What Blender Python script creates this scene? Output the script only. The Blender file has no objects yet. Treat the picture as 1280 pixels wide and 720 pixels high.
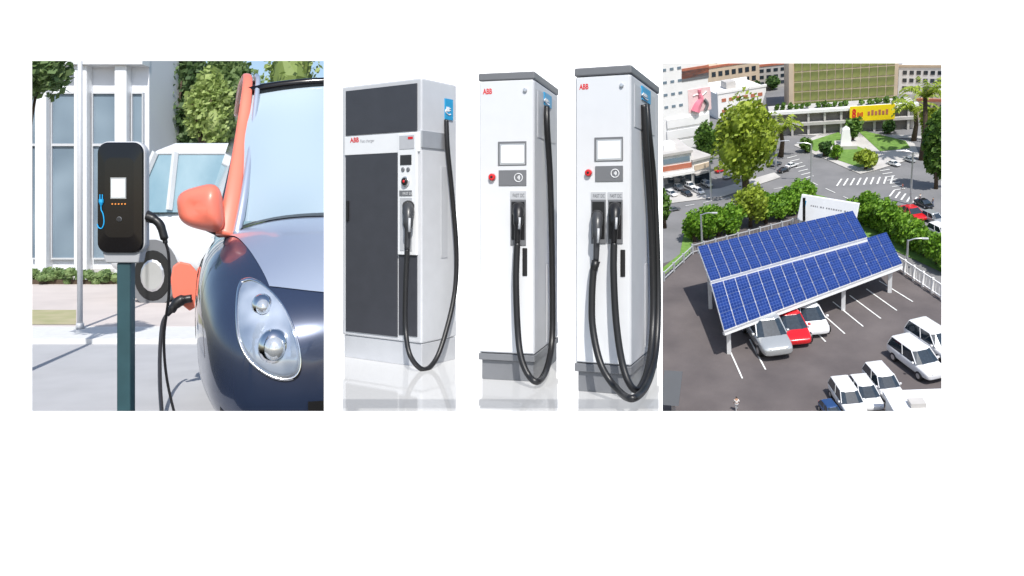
import bpy, bmesh, math, random
from mathutils import Vector, Matrix
random.seed(7)
F=1000.0; CX=640.0; CY=262.0; CAM=Vector((0,0,3.1))
scn=bpy.context.scene; COL=scn.collection
R=math.radians
# ---------------------------------------------------------------- materials
def nodes(name):
    m=bpy.data.materials.new(name); m.use_nodes=True; nt=m.node_tree
    return m,nt,nt.nodes['Principled BSDF']
def mat(name,c,rough=.6,metal=0,var=.12,scale=6,bump=0,coat=0,emit=0,spec=None,c2=None,detail=5):
    m,nt,b=nodes(name)
    tc=nt.nodes.new('ShaderNodeTexCoord'); nz=nt.nodes.new('ShaderNodeTexNoise')
    nz.inputs['Scale'].default_value=scale; nz.inputs['Detail'].default_value=detail
    nt.links.new(tc.outputs['Object'],nz.inputs['Vector'])
    cr=nt.nodes.new('ShaderNodeValToRGB'); e=cr.color_ramp.elements
    e[0].position=.3; e[1].position=.7
    if c2 is None:
        e[0].color=[max(0,x*(1-var)) for x in c]+[1]; e[1].color=[min(1,x*(1+var)) for x in c]+[1]
    else:
        e[0].color=list(c)+[1]; e[1].color=list(c2)+[1]
    nt.links.new(nz.outputs['Fac'],cr.inputs['Fac']); nt.links.new(cr.outputs['Color'],b.inputs['Base Color'])
    b.inputs['Roughness'].default_value=rough; b.inputs['Metallic'].default_value=metal
    b.inputs['Coat Weight'].default_value=coat; b.inputs['Coat Roughness'].default_value=.04
    if spec is not None: b.inputs['Specular IOR Level'].default_value=spec
    if emit:
        nt.links.new(cr.outputs['Color'],b.inputs['Emission Color']); b.inputs['Emission Strength'].default_value=emit
    if bump:
        bp=nt.nodes.new('ShaderNodeBump'); bp.inputs['Strength'].default_value=bump; bp.inputs['Distance'].default_value=.02
        n2=nt.nodes.new('ShaderNodeTexNoise'); n2.inputs['Scale'].default_value=scale*8
        nt.links.new(tc.outputs['Object'],n2.inputs['Vector'])
        nt.links.new(n2.outputs['Fac'],bp.inputs['Height']); nt.links.new(bp.outputs['Normal'],b.inputs['Normal'])
    return m
def leafmat(name,c1,c2,c3):
    m,nt,b=nodes(name)
    g=nt.nodes.new('ShaderNodeNewGeometry'); cr=nt.nodes.new('ShaderNodeValToRGB'); e=cr.color_ramp.elements
    e[0].color=list(c1)+[1]; e[1].color=list(c3)+[1]; k=e.new(.5); k.color=list(c2)+[1]
    nt.links.new(g.outputs['Random Per Island'],cr.inputs['Fac'])
    nt.links.new(cr.outputs['Color'],b.inputs['Base Color']); b.inputs['Roughness'].default_value=.6
    tr=nt.nodes.new('ShaderNodeBsdfTranslucent'); nt.links.new(cr.outputs['Color'],tr.inputs['Color'])
    mx=nt.nodes.new('ShaderNodeMixShader'); mx.inputs['Fac'].default_value=.35
    out=nt.nodes['Material Output']
    nt.links.new(b.outputs[0],mx.inputs[1]); nt.links.new(tr.outputs[0],mx.inputs[2]); nt.links.new(mx.outputs[0],out.inputs['Surface'])
    return m
def solarmat():
    m,nt,b=nodes('solar_cells')
    uv=nt.nodes.new('ShaderNodeUVMap'); br=nt.nodes.new('ShaderNodeTexBrick')
    br.offset=0; br.inputs['Scale'].default_value=1; br.inputs['Brick Width'].default_value=.25; br.inputs['Row Height'].default_value=.2
    br.inputs['Mortar Size'].default_value=.012; br.inputs['Mortar Smooth'].default_value=.3
    br.inputs['Color1'].default_value=(.008,.028,.15,1); br.inputs['Color2'].default_value=(.013,.042,.21,1); br.inputs['Mortar'].default_value=(.1,.16,.4,1)
    nt.links.new(uv.outputs[0],br.inputs['Vector']); nt.links.new(br.outputs['Color'],b.inputs['Base Color'])
    b.inputs['Roughness'].default_value=.3; return m
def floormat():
    m,nt,b=nodes('self_lit_gloss_floor')
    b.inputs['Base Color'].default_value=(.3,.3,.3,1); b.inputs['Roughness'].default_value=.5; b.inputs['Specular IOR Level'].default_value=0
    b.inputs['Emission Color'].default_value=(1,1,1,1); b.inputs['Emission Strength'].default_value=.66  # added glow lifts the floor's white and weakens the chargers' shadows
    g=nt.nodes.new('ShaderNodeBsdfGlossy'); g.inputs['Roughness'].default_value=.05
    mx=nt.nodes.new('ShaderNodeMixShader'); mx.inputs['Fac'].default_value=.38
    out=nt.nodes['Material Output']
    nt.links.new(b.outputs[0],mx.inputs[1]); nt.links.new(g.outputs[0],mx.inputs[2]); nt.links.new(mx.outputs[0],out.inputs['Surface'])
    return m
PAGE=mat('self_lit_white_board',(.88,.88,.88),.9,var=.003,emit=.7)  # own glow added so the page stays white, no lamp behind it
STUDIO=mat('self_lit_studio_white',(.88,.88,.88),.9,var=.003,emit=.7)  # glow added to keep the backdrop near white
FLOOR=floormat()
WHITE=mat('white_paint',(.78,.79,.8),.35,var=.02,coat=.2)
CABW=mat('cabinet_white',(.66,.67,.685),.35,var=.015,coat=.15)
CABG=mat('cabinet_light_grey',(.47,.48,.5),.4,var=.03)
CABS=mat('cabinet_side_grey',(.55,.56,.58),.4,var=.03)
CAPG=mat('cabinet_mid_grey',(.16,.165,.175),.4,var=.04)
CHAR=mat('charcoal_panel',(.048,.05,.06),.4,var=.06)
BLK=mat('black_rubber',(.012,.012,.013),.4,var=.1)
PLUGG=mat('plug_grey_black',(.05,.052,.056),.35,var=.1)
DRK=mat('dark_plastic',(.03,.03,.033),.35,var=.1)
GLOSSB=mat('gloss_black',(.006,.006,.008),.16,var=.1,coat=.3,spec=.3)
RED=mat('logo_red',(.65,.015,.02),.5,var=.03)
BLUE=mat('sticker_blue',(.02,.3,.55),.4,var=.03)
CYAN=mat('cyan_mark',(.02,.35,.7),.4,var=.02,emit=.25)
SCREEN=mat('screen_pale',(.72,.76,.78),.15,var=.02,emit=.2)
SILVER=mat('silver_metal',(.6,.61,.63),.3,.7,var=.03)
CHROME=mat('chrome',(.8,.81,.83),.1,1,var=.01)
GREYT=mat('grey_text',(.3,.3,.32),.5,var=.02)
TEAL=mat('dark_teal_post',(.035,.085,.1),.35,var=.1)
NAVY=mat('navy_car_paint',(.03,.045,.09),.25,.3,var=.05,coat=1)
SHEENTRIM=mat('painted_sheen_and_trim',(.36,.42,.55),.3,.4,c2=(.5,.57,.68),scale=1.2,coat=1,detail=1)  # pale tone paints the sky's sheen onto the navy hood; trim shares it
CORAL=mat('coral_paint',(.85,.2,.13),.4,var=.03,coat=.4)
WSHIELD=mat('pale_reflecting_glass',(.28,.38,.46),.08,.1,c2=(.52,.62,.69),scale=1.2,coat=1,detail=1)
LENS=mat('headlight_lens',(.2,.26,.36),.06,.3,c2=(.6,.67,.78),scale=7,coat=1,detail=2)
LENSIN=mat('reflector',(.8,.84,.88),.12,.6,var=.05,coat=1)
DGLASS=mat('dark_glass',(.03,.045,.06),.06,.2,var=.2,coat=1)
BGLASS=mat('blue_grey_glass',(.13,.18,.23),.2,0,c2=(.24,.31,.37),scale=.5,detail=1)
PGLASS=mat('pale_blue_glass',(.2,.33,.4),.1,.1,c2=(.4,.53,.58),scale=1)
VANP=mat('van_white_paint',(.66,.68,.7),.3,var=.03,coat=.5)
ROADL=mat('pale_road',(.44,.44,.45),.85,var=.05,scale=1.2,detail=2)
PAVEP=mat('pale_pavement',(.58,.52,.49),.85,var=.05,scale=.8,detail=2)
KERB=mat('kerb_stone',(.66,.66,.65),.8,var=.05)
GRASSD=mat('dry_grass',(.34,.34,.17),.9,c2=(.45,.4,.25),scale=1.5,detail=2)
GRASS=mat('grass',(.1,.2,.03),.9,c2=(.17,.3,.06),scale=9)
LEAF1=leafmat('foliage_mid',(.045,.11,.016),(.11,.22,.03),(.2,.34,.06))
LEAF2=leafmat('foliage_yellow',(.13,.19,.015),(.3,.4,.035),(.46,.55,.07))
LEAF3=leafmat('foliage_dark',(.025,.07,.015),(.06,.14,.03),(.13,.23,.05))
LEAF4=leafmat('foliage_bright',(.07,.17,.012),(.17,.35,.025),(.28,.48,.045))
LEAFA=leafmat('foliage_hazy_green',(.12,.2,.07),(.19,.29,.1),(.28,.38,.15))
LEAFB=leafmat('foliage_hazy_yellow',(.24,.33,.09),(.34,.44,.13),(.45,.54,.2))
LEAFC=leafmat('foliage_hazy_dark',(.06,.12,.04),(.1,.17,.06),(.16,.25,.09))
BARK=mat('bark',(.08,.055,.035),.9,var=.3,scale=20)
ASPH=mat('dark_asphalt',(.09,.077,.078),.85,c2=(.145,.125,.122),scale=1.1,bump=.3)
ASPH2=mat('street_asphalt',(.17,.17,.175),.85,c2=(.23,.225,.23),scale=1.3,bump=.2)
MARK=mat('road_paint',(.75,.75,.73),.7,var=.12,scale=8)
CONC=mat('concrete',(.5,.48,.46),.8,var=.1,scale=3)
CONCD=mat('concrete_dark',(.2,.19,.18),.8,var=.15,scale=3)
BEIGE=mat('beige_wall',(.62,.5,.37),.8,var=.1,scale=2)
OFFW=mat('off_white_wall',(.86,.85,.84),.7,var=.04,scale=2)
BRICK=mat('brick_red',(.45,.15,.09),.8,var=.15)
GGLASS=mat('green_office_glass',(.1,.13,.05),.12,0,c2=(.36,.38,.13),scale=2.2)
YEL=mat('sign_yellow',(.9,.68,.01),.5,var=.03)
PINK=mat('mural_pink',(.8,.5,.52),.7,c2=(.88,.72,.7),scale=3)
ROSE=mat('mural_rose',(.75,.22,.3),.7,var=.1)
SOLAR=solarmat()
FRAMEW=mat('white_steel',(.8,.81,.83),.4,var=.02)
REDCAR=mat('red_car_paint',(.6,.01,.015),.25,var=.03,coat=1)
WCAR=mat('white_car_paint',(.82,.82,.83),.25,var=.02,coat=1)
SCAR=mat('silver_car_paint',(.5,.52,.53),.25,.4,var=.02,coat=1)
BCAR=mat('black_car_paint',(.015,.015,.02),.2,var=.02,coat=1)
GCAR=mat('grey_car_paint',(.14,.15,.17),.25,.3,var=.02,coat=1)
BLCAR=mat('blue_car_paint',(.03,.08,.22),.25,.2,var=.02,coat=1)
TAIL=mat('tail_lamp_red',(.5,.01,.01),.2,var=.05)
SKIN=mat('skin',(.5,.3,.2),.6,var=.05)
AMBER=mat('indicator_orange',(.7,.25,.05),.4,emit=.5)
RENDERW=mat('bright_render',(.74,.76,.8),.7,var=.03,scale=.3)
# ---------------------------------------------------------------- geometry helpers
ICO=None
def ico():
    global ICO
    if ICO is None:
        bm=bmesh.new(); bmesh.ops.create_icosphere(bm,subdivisions=2,radius=1)
        ICO=([v.co.copy() for v in bm.verts],[[v.index for v in f.verts] for f in bm.faces]); bm.free()
    return ICO
class MB:
    def __init__(s): s.v=[]; s.f=[]
    def add(s,vs,fs):
        o=len(s.v); s.v+= [Vector(a) for a in vs]; s.f+=[[i+o for i in f] for f in fs]; return s
    def box(s,x0,x1,y0,y1,z0,z1):
        return s.add([(x0,y0,z0),(x1,y0,z0),(x1,y1,z0),(x0,y1,z0),(x0,y0,z1),(x1,y0,z1),(x1,y1,z1),(x0,y1,z1)],
            [(0,3,2,1),(4,5,6,7),(0,1,5,4),(1,2,6,5),(2,3,7,6),(3,0,4,7)])
    def rings(s,rs,cap=True,closed=True):
        n=len(rs[0]); vs=[p for r in rs for p in r]; fs=[]
        for j in range(len(rs)-1):
            for i in range(n if closed else n-1):
                k=(i+1)%n; fs.append((j*n+i,j*n+k,(j+1)*n+k,(j+1)*n+i))
        if cap: fs.append(tuple(range(n))[::-1]); fs.append(tuple((len(rs)-1)*n+i for i in range(n)))
        return s.add(vs,fs)
    def tube(s,pts,r,seg=10,cap=True):
        pts=[Vector(p) for p in pts]; n=len(pts); rr=r if isinstance(r,(list,tuple)) else [r]*n; rs=[]
        t0=(pts[1]-pts[0]).normalized(); a=t0.orthogonal().normalized()
        for i,p in enumerate(pts):
            t=(pts[min(i+1,n-1)]-pts[max(i-1,0)]).normalized()
            a=(a-t*a.dot(t)); a=a.normalized() if a.length>1e-6 else t.orthogonal().normalized()
            b=t.cross(a)
            rs.append([p+(a*math.cos(2*math.pi*k/seg)+b*math.sin(2*math.pi*k/seg))*rr[i] for k in range(seg)])
        return s.rings(rs,cap)
    def ball(s,c,rx,ry,rz,nu=24,nv=12):
        c=Vector(c); rs=[]
        for j in range(1,nv):
            th=math.pi*j/nv; rs.append([(c.x+rx*math.sin(th)*math.cos(2*math.pi*i/nu),c.y+ry*math.sin(th)*math.sin(2*math.pi*i/nu),c.z+rz*math.cos(th)) for i in range(nu)])
        return s.rings(rs)
    def quadprism(s,q,down):
        a=[Vector(p) for p in q]; d=Vector(down)
        return s.add(a+[p+d for p in a],[(0,1,2,3),(7,6,5,4),(0,4,5,1),(1,5,6,2),(2,6,7,3),(3,7,4,0)])
    def disc(s,c,r,axis,t,seg=24):
        c=Vector(c); ax=Vector(axis).normalized()
        return s.tube([c,c+ax*t],r,seg)
    def build(s,name,m,parent=None,smooth=False,bevel=0,sub=0,M=None,solid=0):
        me=bpy.data.meshes.new(name); me.from_pydata([tuple(v) for v in s.v],[],s.f); me.update()
        bm=bmesh.new(); bm.from_mesh(me); bmesh.ops.recalc_face_normals(bm,faces=bm.faces); bm.to_mesh(me); bm.free()
        me.materials.append(m)
        o=bpy.data.objects.new(name,me); COL.objects.link(o)
        if smooth: me.polygons.foreach_set('use_smooth',[True]*len(me.polygons))
        if parent: o.parent=parent
        if M is not None: o.matrix_world=M
        if solid: k=o.modifiers.new('s','SOLIDIFY'); k.thickness=solid
        if bevel: k=o.modifiers.new('b','BEVEL'); k.width=bevel; k.segments=3; k.limit_method='ANGLE'
        if sub: k=o.modifiers.new('u','SUBSURF'); k.levels=sub; k.render_levels=sub
        return o
def spline(pts,n=8):
    P=[Vector(p) for p in pts]; out=[]
    for i in range(len(P)-1):
        p0=P[max(i-1,0)];p1=P[i];p2=P[i+1];p3=P[min(i+2,len(P)-1)]
        for k in range(n):
            t=k/n; out.append(.5*((2*p1)+(p2-p0)*t+(2*p0-5*p1+4*p2-p3)*t*t+(3*p1-p0-3*p2+p3)*t**3))
    out.append(P[-1]); return out
def ray(px,py): return Vector(((px-CX)/F,1,(CY-py)/F))
def at(px,py,d): return CAM+ray(px,py)*d
def onp(M,px,py,ax,c):
    Mi=M.inverted(); o=Mi@CAM; d=(Mi@(CAM+ray(px,py)))-o
    t=(c-o[ax])/d[ax]; return o+d*t
def T(v): return Matrix.Translation(Vector(v))
def RZ(a): return Matrix.Rotation(a,4,'Z')
def S(x,y=None,z=None):
    y=x if y is None else y; z=x if z is None else z
    return Matrix.Diagonal((x,y,z,1))
def thing(name,label,cat,M,group=None):
    o=bpy.data.objects.new(name,None); COL.objects.link(o); o.empty_display_size=.1; o.matrix_world=M
    o['label']=label; o['category']=cat
    if group: o['group']=group
    return o
def struct(o,label,cat):
    o['kind']='structure'; o['label']=label; o['category']=cat; return o
def text(s,parent,x0,x1,z0,z1,y,m,name='lettering',bold=.0,thick=.002):
    cu=bpy.data.curves.new('t','FONT'); cu.body=s; cu.offset=bold; cu.resolution_u=4
    to=bpy.data.objects.new('t',cu); COL.objects.link(to)
    dg=bpy.context.evaluated_depsgraph_get(); dg.update()
    me=bpy.data.meshes.new_from_object(to.evaluated_get(dg)); bpy.data.objects.remove(to)
    xs=[v.co.x for v in me.vertices]; ys=[v.co.y for v in me.vertices]
    ax,bx,ay,by=min(xs),max(xs),min(ys),max(ys)
    for v in me.vertices:
        u=(v.co.x-ax)/(bx-ax); w=(v.co.y-ay)/(by-ay); v.co=Vector((x0+(x1-x0)*u,y,z0+(z1-z0)*w))
    me.materials.clear(); me.materials.append(m)
    o=bpy.data.objects.new(name,me); COL.objects.link(o); o.parent=parent; return o
# ---------------------------------------------------------------- camera, light
cd=bpy.data.cameras.new('camera'); cam=bpy.data.objects.new('camera',cd); COL.objects.link(cam)
cam.location=CAM; cam.rotation_euler=(R(90),0,0); cd.sensor_width=36; cd.lens=36*F/1280; cd.shift_y=-(360-CY)/1280; cd.clip_end=500
scn.camera=cam
sd=Vector((.15,-1,1.1)).normalized()
sl=bpy.data.lights.new('sun','SUN'); sl.energy=4.7; sl.angle=R(.6); sl.color=(1,.97,.92)
so=bpy.data.objects.new('sun',sl); COL.objects.link(so); so.rotation_euler=(-sd).to_track_quat('-Z','Y').to_euler(); so.location=(0,-5,12)
w=bpy.data.worlds.new('World'); scn.world=w; w.use_nodes=True; nt=w.node_tree
sk=nt.nodes.new('ShaderNodeTexSky'); sk.sky_type='NISHITA'; sk.sun_disc=False; sk.sun_elevation=math.asin(sd.z); sk.sun_rotation=R(172)
nt.links.new(sk.outputs[0],nt.nodes['Background'].inputs[0]); nt.nodes['Background'].inputs[1].default_value=.15
scn.view_settings.view_transform='Standard'; scn.view_settings.look='None'; scn.view_settings.exposure=0
# ---------------------------------------------------------------- the white page board, glow added, with its three openings
D=4.0
xs=[-40,40,405,427.5,827.3,828.2,1177,1320]; ys=[-4,76,79,514,740]
mb=MB()
holes=[(1,1),(1,2),(3,1),(3,2),(5,2)]
idx={}
for j,y in enumerate(ys):
    for i,x in enumerate(xs): idx[(i,j)]=len(mb.v); mb.v.append(at(x,y,D))
for j in range(len(ys)-1):
    for i in range(len(xs)-1):
        if (i,j) in holes: continue
        mb.f.append([idx[(i,j)],idx[(i+1,j)],idx[(i+1,j+1)],idx[(i,j+1)]])
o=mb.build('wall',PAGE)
struct(o,'large plain self-lit white page wall with three rectangular openings','wall')
# ================================================================ PANEL 1 : street
before=set(COL.objects)
def quadground(name,pts,z,m,label,cat,thick=0):
    mb=MB()
    if thick: mb.quadprism([(p[0],p[1],z) for p in pts],(0,0,-thick))
    else: mb.add([(p[0],p[1],z) for p in pts],[(0,1,2,3)])
    return struct(mb.build(name,m),label,cat)
def dep(py): return 3.1/((py-CY)/F)
def strip(y0,y1,x0=-.75,x1=-.19):
    a,b=dep(y0),dep(y1); return [(x0*a,a),(x1*a,a),(x1*b,b),(x0*b,b)]
quadground('ground',[(-6,7),(-1.3,7),(-11,80),(-60,80)],-.01,ROADL,'pale grey open ground behind the charging post','ground')
quadground('road',strip(560,430),.0,ROADL,'pale grey smooth road in the foreground of the street view','road')
quadground('kerb',strip(430,414),.12,KERB,'white kerb edge along the far side of the pale road','kerb',.14)
quadground('pavement',strip(414,357),.125,PAVEP,'pinkish pale pavement beyond the kerb','pavement',.14)
quadground('grass_strip',strip(412,393,-.75,-.545),.135,GRASSD,'short strip of dry grass beside the grey pole','grass')
bd=33.5
t=thing('street_building','white modern building with tall dark windows behind the charging post','building',T((at(110,300,bd).x,bd,0)))
ox=at(110,300,bd).x
def bx1(mb,x0,y0,x1,y1,f,b):
    a=at(x0,y0,bd); c=at(x1,y1,bd); mb.box(a.x-ox,c.x-ox,-f,b,c.z,a.z); return mb
z0=356.5
bx1(MB(),20,20,186.5,z0,0,3).build('wall',RENDERW,t)
for (a,b,c,d) in [(68,118,97,322),(119,118,147,322),(43,118,50,322),(168,118,180,322)]:
    w_=bx1(MB(),a,b,c,d,.10,0).build('window',BGLASS,t)
    fm=MB(); bx1(fm,a-1.2,b-2,a,d+2,.2,0); bx1(fm,c,b-2,c+1.2,d+2,.2,0); bx1(fm,a,b-2,c,b,.2,0); bx1(fm,a,d,c,d+2,.2,0)
    bx1(fm,a,(b+d)/2-40,c,(b+d)/2-37,.2,0); fm.build('window_frame',CABS,w_)
bx1(MB(),52,78,66,z0,.5,0).build('column',WHITE,t,bevel=.05)
bx1(MB(),100,78,116,z0,.5,0).build('column',WHITE,t,bevel=.05)
bx1(MB(),150,78,165,z0,.5,0).build('column',WHITE,t,bevel=.05)
bx1(MB(),20,60,187.5,84,.7,0).build('roof_band',WHITE,t)
bx1(MB(),20,336,187,z0,.25,0).build('plinth',CONC,t)
def crown_mb(c,rx,ry,rz,n,leaf,seed,blobs=9,core=.62,flat=0):
    rnd=random.Random(seed); mb=MB(); c=Vector(c); iv,iff=ico(); bl=[]
    for k in range(blobs):
        while True:
            p=Vector((rnd.uniform(-1,1),rnd.uniform(-1,1),rnd.uniform(-1,1)))
            if p.length<1: break
        p=p*.62; bl.append((Vector((p.x*rx,p.y*ry,p.z*rz)),rnd.uniform(.36,.55)))
    for p,r in bl:
        mb.add([c+p+Vector((v.x*rx,v.y*ry,v.z*rz))*r*core*rnd.uniform(.8,1.15) for v in iv],iff)
    for k in range(n):
        p,r=bl[rnd.randrange(blobs)]
        d=Vector((rnd.gauss(0,1),rnd.gauss(0,1),rnd.gauss(0,1))).normalized()*r*rnd.uniform(.72,1.12)
        q=c+p+Vector((d.x*rx,d.y*ry,d.z*rz))
        a=Vector((rnd.gauss(0,1),rnd.gauss(0,1),rnd.gauss(0,1))).normalized(); b=a.orthogonal().normalized()
        s_=leaf*rnd.uniform(.6,1.3); e=a.cross(b)
        mb.add([q-b*s_,q+e*s_*.6,q+b*s_,q-e*s_*.6],[(0,1,2,3)])
    return mb
def tree(M,H,r,m,label,seed,group=None,n=900,leaf=.04,trunk=.06,cz=None,rz=None,name='tree',cat='tree',blobs=9,bare=None):
    t=thing(name,label,cat,M,group)
    rz=rz or r*.9; cz=cz if cz is not None else H-rz
    rnd=random.Random(seed)
    mb=MB(); mb.tube([(0,0,-.02),(rnd.uniform(-.05,.05)*r,0,cz*.5),(0,0,cz)],[trunk,trunk*.75,trunk*.5],8)
    for k in range(4):
        a=k*1.6+rnd.random(); mb.tube([(0,0,cz*.6),(math.cos(a)*r*.3,math.sin(a)*r*.3,cz*.9),(math.cos(a)*r*.55,math.sin(a)*r*.55,cz+rz*.2)],[trunk*.45,trunk*.3,trunk*.15],6)
    mb.build('trunk',BARK,t,smooth=True)
    crown_mb((0,0,cz),r,r,rz,n,leaf,seed,blobs).build('crown',m,t)
    return t
def tree1(px,d,ytop,ybot,rpx,m,label,seed,n=6000,leaf=.17,trunk=.3):
    H=(CY-ytop)/F*d+3.1; lo=(CY-ybot)/F*d+3.1; rz=(H-lo)/2
    tree(T((at(px,300,d).x,d,0)),H,rpx/F*d,m,label,seed,None,n,leaf,trunk,H-rz,rz,blobs=18)
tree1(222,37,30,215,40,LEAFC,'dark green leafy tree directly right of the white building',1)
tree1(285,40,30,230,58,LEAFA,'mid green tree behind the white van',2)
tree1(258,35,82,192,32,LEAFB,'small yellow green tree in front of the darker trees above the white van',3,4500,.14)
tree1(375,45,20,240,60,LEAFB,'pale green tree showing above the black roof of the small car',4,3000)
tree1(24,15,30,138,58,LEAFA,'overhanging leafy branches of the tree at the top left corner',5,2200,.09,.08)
t=thing('hedge','low clipped green hedge in front of the white building','hedge',T((at(80,340,32).x,32,.1)))
mb=MB()
for k in range(11):
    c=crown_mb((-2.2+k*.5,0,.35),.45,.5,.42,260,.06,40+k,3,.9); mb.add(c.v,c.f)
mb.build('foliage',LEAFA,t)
MB().box(-2.4,3.0,-.1,.1,0,.2).build('stems',BARK,t)
t=thing('street_pole','tall slim pale grey pole standing left of the charging post','pole',T((at(100,300,20).x,20,.12)))
MB().tube([(0,0,0),(0,0,8)],[.065,.055],16).build('pole',CABS,t,smooth=True)
MB().tube([(0,0,0),(0,0,.15)],[.1,.09],16).build('base',CABG,t,smooth=True)
def sell(w,zb,zt,x,n=4.,seg=24):
    zc=(zb+zt)/2; h=(zt-zb)/2; r=[]
    for k in range(seg):
        a=2*math.pi*k/seg; c,s_=math.cos(a),math.sin(a)
        r.append((x,w*math.copysign(abs(c)**(2/n),c),zc+h*math.copysign(abs(s_)**(2/n),s_)))
    return r
KINDS={
 'hatch':dict(st=[(-2.1,.55,.45,.72),(-2.05,.76,.32,.9),(-1.8,.85,.24,.97),(-.9,.88,.22,.95),(.6,.88,.22,.93),(1.15,.87,.22,.88),(1.7,.83,.24,.77),(2.02,.74,.28,.66),(2.1,.55,.34,.56)],
   cb=(-1.92,1.12,.9,.79),ct=(-1.45,.28,1.43,.61)),
 'sedan':dict(st=[(-2.3,.6,.45,.8),(-2.25,.78,.32,.92),(-1.9,.86,.24,.95),(-.9,.88,.22,.95),(.6,.88,.22,.93),(1.15,.87,.22,.88),(1.8,.83,.24,.78),(2.15,.74,.28,.66),(2.22,.55,.34,.56)],
   cb=(-1.55,1.1,.9,.79),ct=(-.85,.3,1.4,.6)),
 'suv':dict(st=[(-2.3,.7,.5,.95),(-2.25,.84,.36,1.1),(-1.9,.9,.3,1.12),(-.9,.92,.28,1.1),(.6,.92,.28,1.08),(1.15,.91,.28,1.04),(1.8,.87,.3,.95),(2.15,.8,.34,.82),(2.22,.6,.4,.7)],
   cb=(-2.15,1.15,1.05,.84),ct=(-1.9,.4,1.68,.68)),
 'van':dict(st=[(-2.3,.75,.5,1.05),(-2.27,.88,.34,1.18),(-1.9,.92,.28,1.22),(-.9,.92,.26,1.22),(.6,.92,.26,1.2),(1.3,.91,.26,1.18),(1.8,.89,.28,1.1),(2.15,.84,.32,.95),(2.22,.7,.4,.8)],
   cb=(-2.24,1.88,1.15,.88),ct=(-2.1,1.52,1.84,.80)),
}
def vehicle(M,paint,label,kind='hatch',group=None,name='parked_car',cat='car',seg=24,sub=1,glass=None):
    t=thing(name,label,cat,M,group); K=KINDS[kind]; glass=glass or DGLASS
    MB().rings([sell(w_,b,tt,x,4.5,seg) for x,w_,b,tt in K['st']]).build('body',paint,t,smooth=True,sub=sub)
    x0,x1,z0,hw=K['cb']; X0,X1,Z1,HW=K['ct']
    def gb(i0,i1,zz0,zz1,wi):
        def lerp(a,b,f): return a+(b-a)*f
        f0=(zz0-z0)/(Z1-z0); f1=(zz1-z0)/(Z1-z0)
        out=[]
        for f in (f0,f1):
            a=lerp(x0,X0,f)+i0; b=lerp(x1,X1,f)-i1; h=lerp(hw,HW,f)+wi
            out.append([(a+.06,-h,lerp(z0,Z1,f)),(b-.16,-h,lerp(z0,Z1,f)),(b,-h*.55,lerp(z0,Z1,f)),(b,h*.55,lerp(z0,Z1,f)),(b-.16,h,lerp(z0,Z1,f)),(a+.06,h,lerp(z0,Z1,f)),(a,h*.8,lerp(z0,Z1,f)),(a,-h*.8,lerp(z0,Z1,f))])
        return out
    MB().rings(gb(0,0,z0-.05,Z1-.02,0)).build('windows',glass,t)
    rt_=.13 if kind=='van' else .07
    r=gb(-.03,-.03,Z1-.03,Z1+.02,.015); r2=[(x*.0+ (x-(X0+X1)/2)*.86+(X0+X1)/2,y*.82,Z1+rt_) for x,y,z in r[1]]
    MB().rings(r+[r2]).build('roof',paint,t,smooth=False,bevel=.02)
    PL=[(x1-.15,X1-.14),(x0+.06,X0+.06),((x0*.45+x1*.55)-.1,(X0*.45+X1*.55)-.1)]
    if kind=='van': PL+=[(1.1,1.05)]
    for s_ in (-1,1):
        for xa,xb in PL:
            MB().tube([(xa,s_*(hw+.005),z0-.02),(xb,s_*(HW+.005),Z1)],.055 if kind=='van' else .035,6).build('pillar',paint,t)
    for xw in (-1.35,1.35):
        for s_ in (-1,1):
            if kind=='van': MB().tube([(xw,s_*.5,.36),(xw,s_*.925,.36)],.41,28).build('wheel_arch',CAPG,t)
            wo=MB().tube([(xw,s_*.68,.33),(xw,s_*.70,.33),(xw,s_*.9,.33),(xw,s_*.935,.33)],[.31,.33,.33,.3],24).build('wheel',BLK,t,smooth=False)
            MB().tube([(xw,s_*.93,.33),(xw,s_*.945,.33)],[.21,.17],16).build('rim',SILVER,wo)
    e=K['st'][-2]; xf=e[0]
    for s_ in (-1,1):
        MB().quadprism([(xf-.02,s_*.62,e[3]-.02),(xf+.045,s_*.4,e[3]-.04),(xf+.05,s_*.42,e[3]-.16),(xf-.0,s_*.66,e[3]-.14)],(-.25,0,0)).build('headlight',LENSIN,t)
        b=K['st'][1]; xr=b[0]
        MB().quadprism([(xr+.02,s_*.68,b[3]-.02),(xr-.035,s_*.5,b[3]-.04),(xr-.04,s_*.52,b[3]-.2),(xr-.0,s_*.7,b[3]-.2)],(.2,0,0)).build('tail_light',TAIL,t)
        if kind!='van': MB().box(.78,.93,s_*.98-.1,s_*.98+.06,z0,z0+.13).build('wing_mirror',paint,t,bevel=.03)
        else:
            MB().box(.02,.035,s_*.925-.004,s_*.925+.004,.4,1.15).build('door_seam',CAPG,t); MB().box(.1,.28,s_*.93-.012,s_*.93+.012,1.0,1.04).build('door_handle',CAPG,t)
    MB().box(xf-.05,xf+.045,-.3,.3,e[1]*0+.36,.52).build('grille',BLK,t)
    return t
xv=at(124,300,25.5).x
vehicle(T((xv+2.22*1.95,25.5+2.8,.13))@RZ(math.pi)@S(1.95,3,2.62),VANP,'white van with bluish windows parked behind the charging post','van',name='parked_van',cat='van',glass=PGLASS,sub=2)
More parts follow.
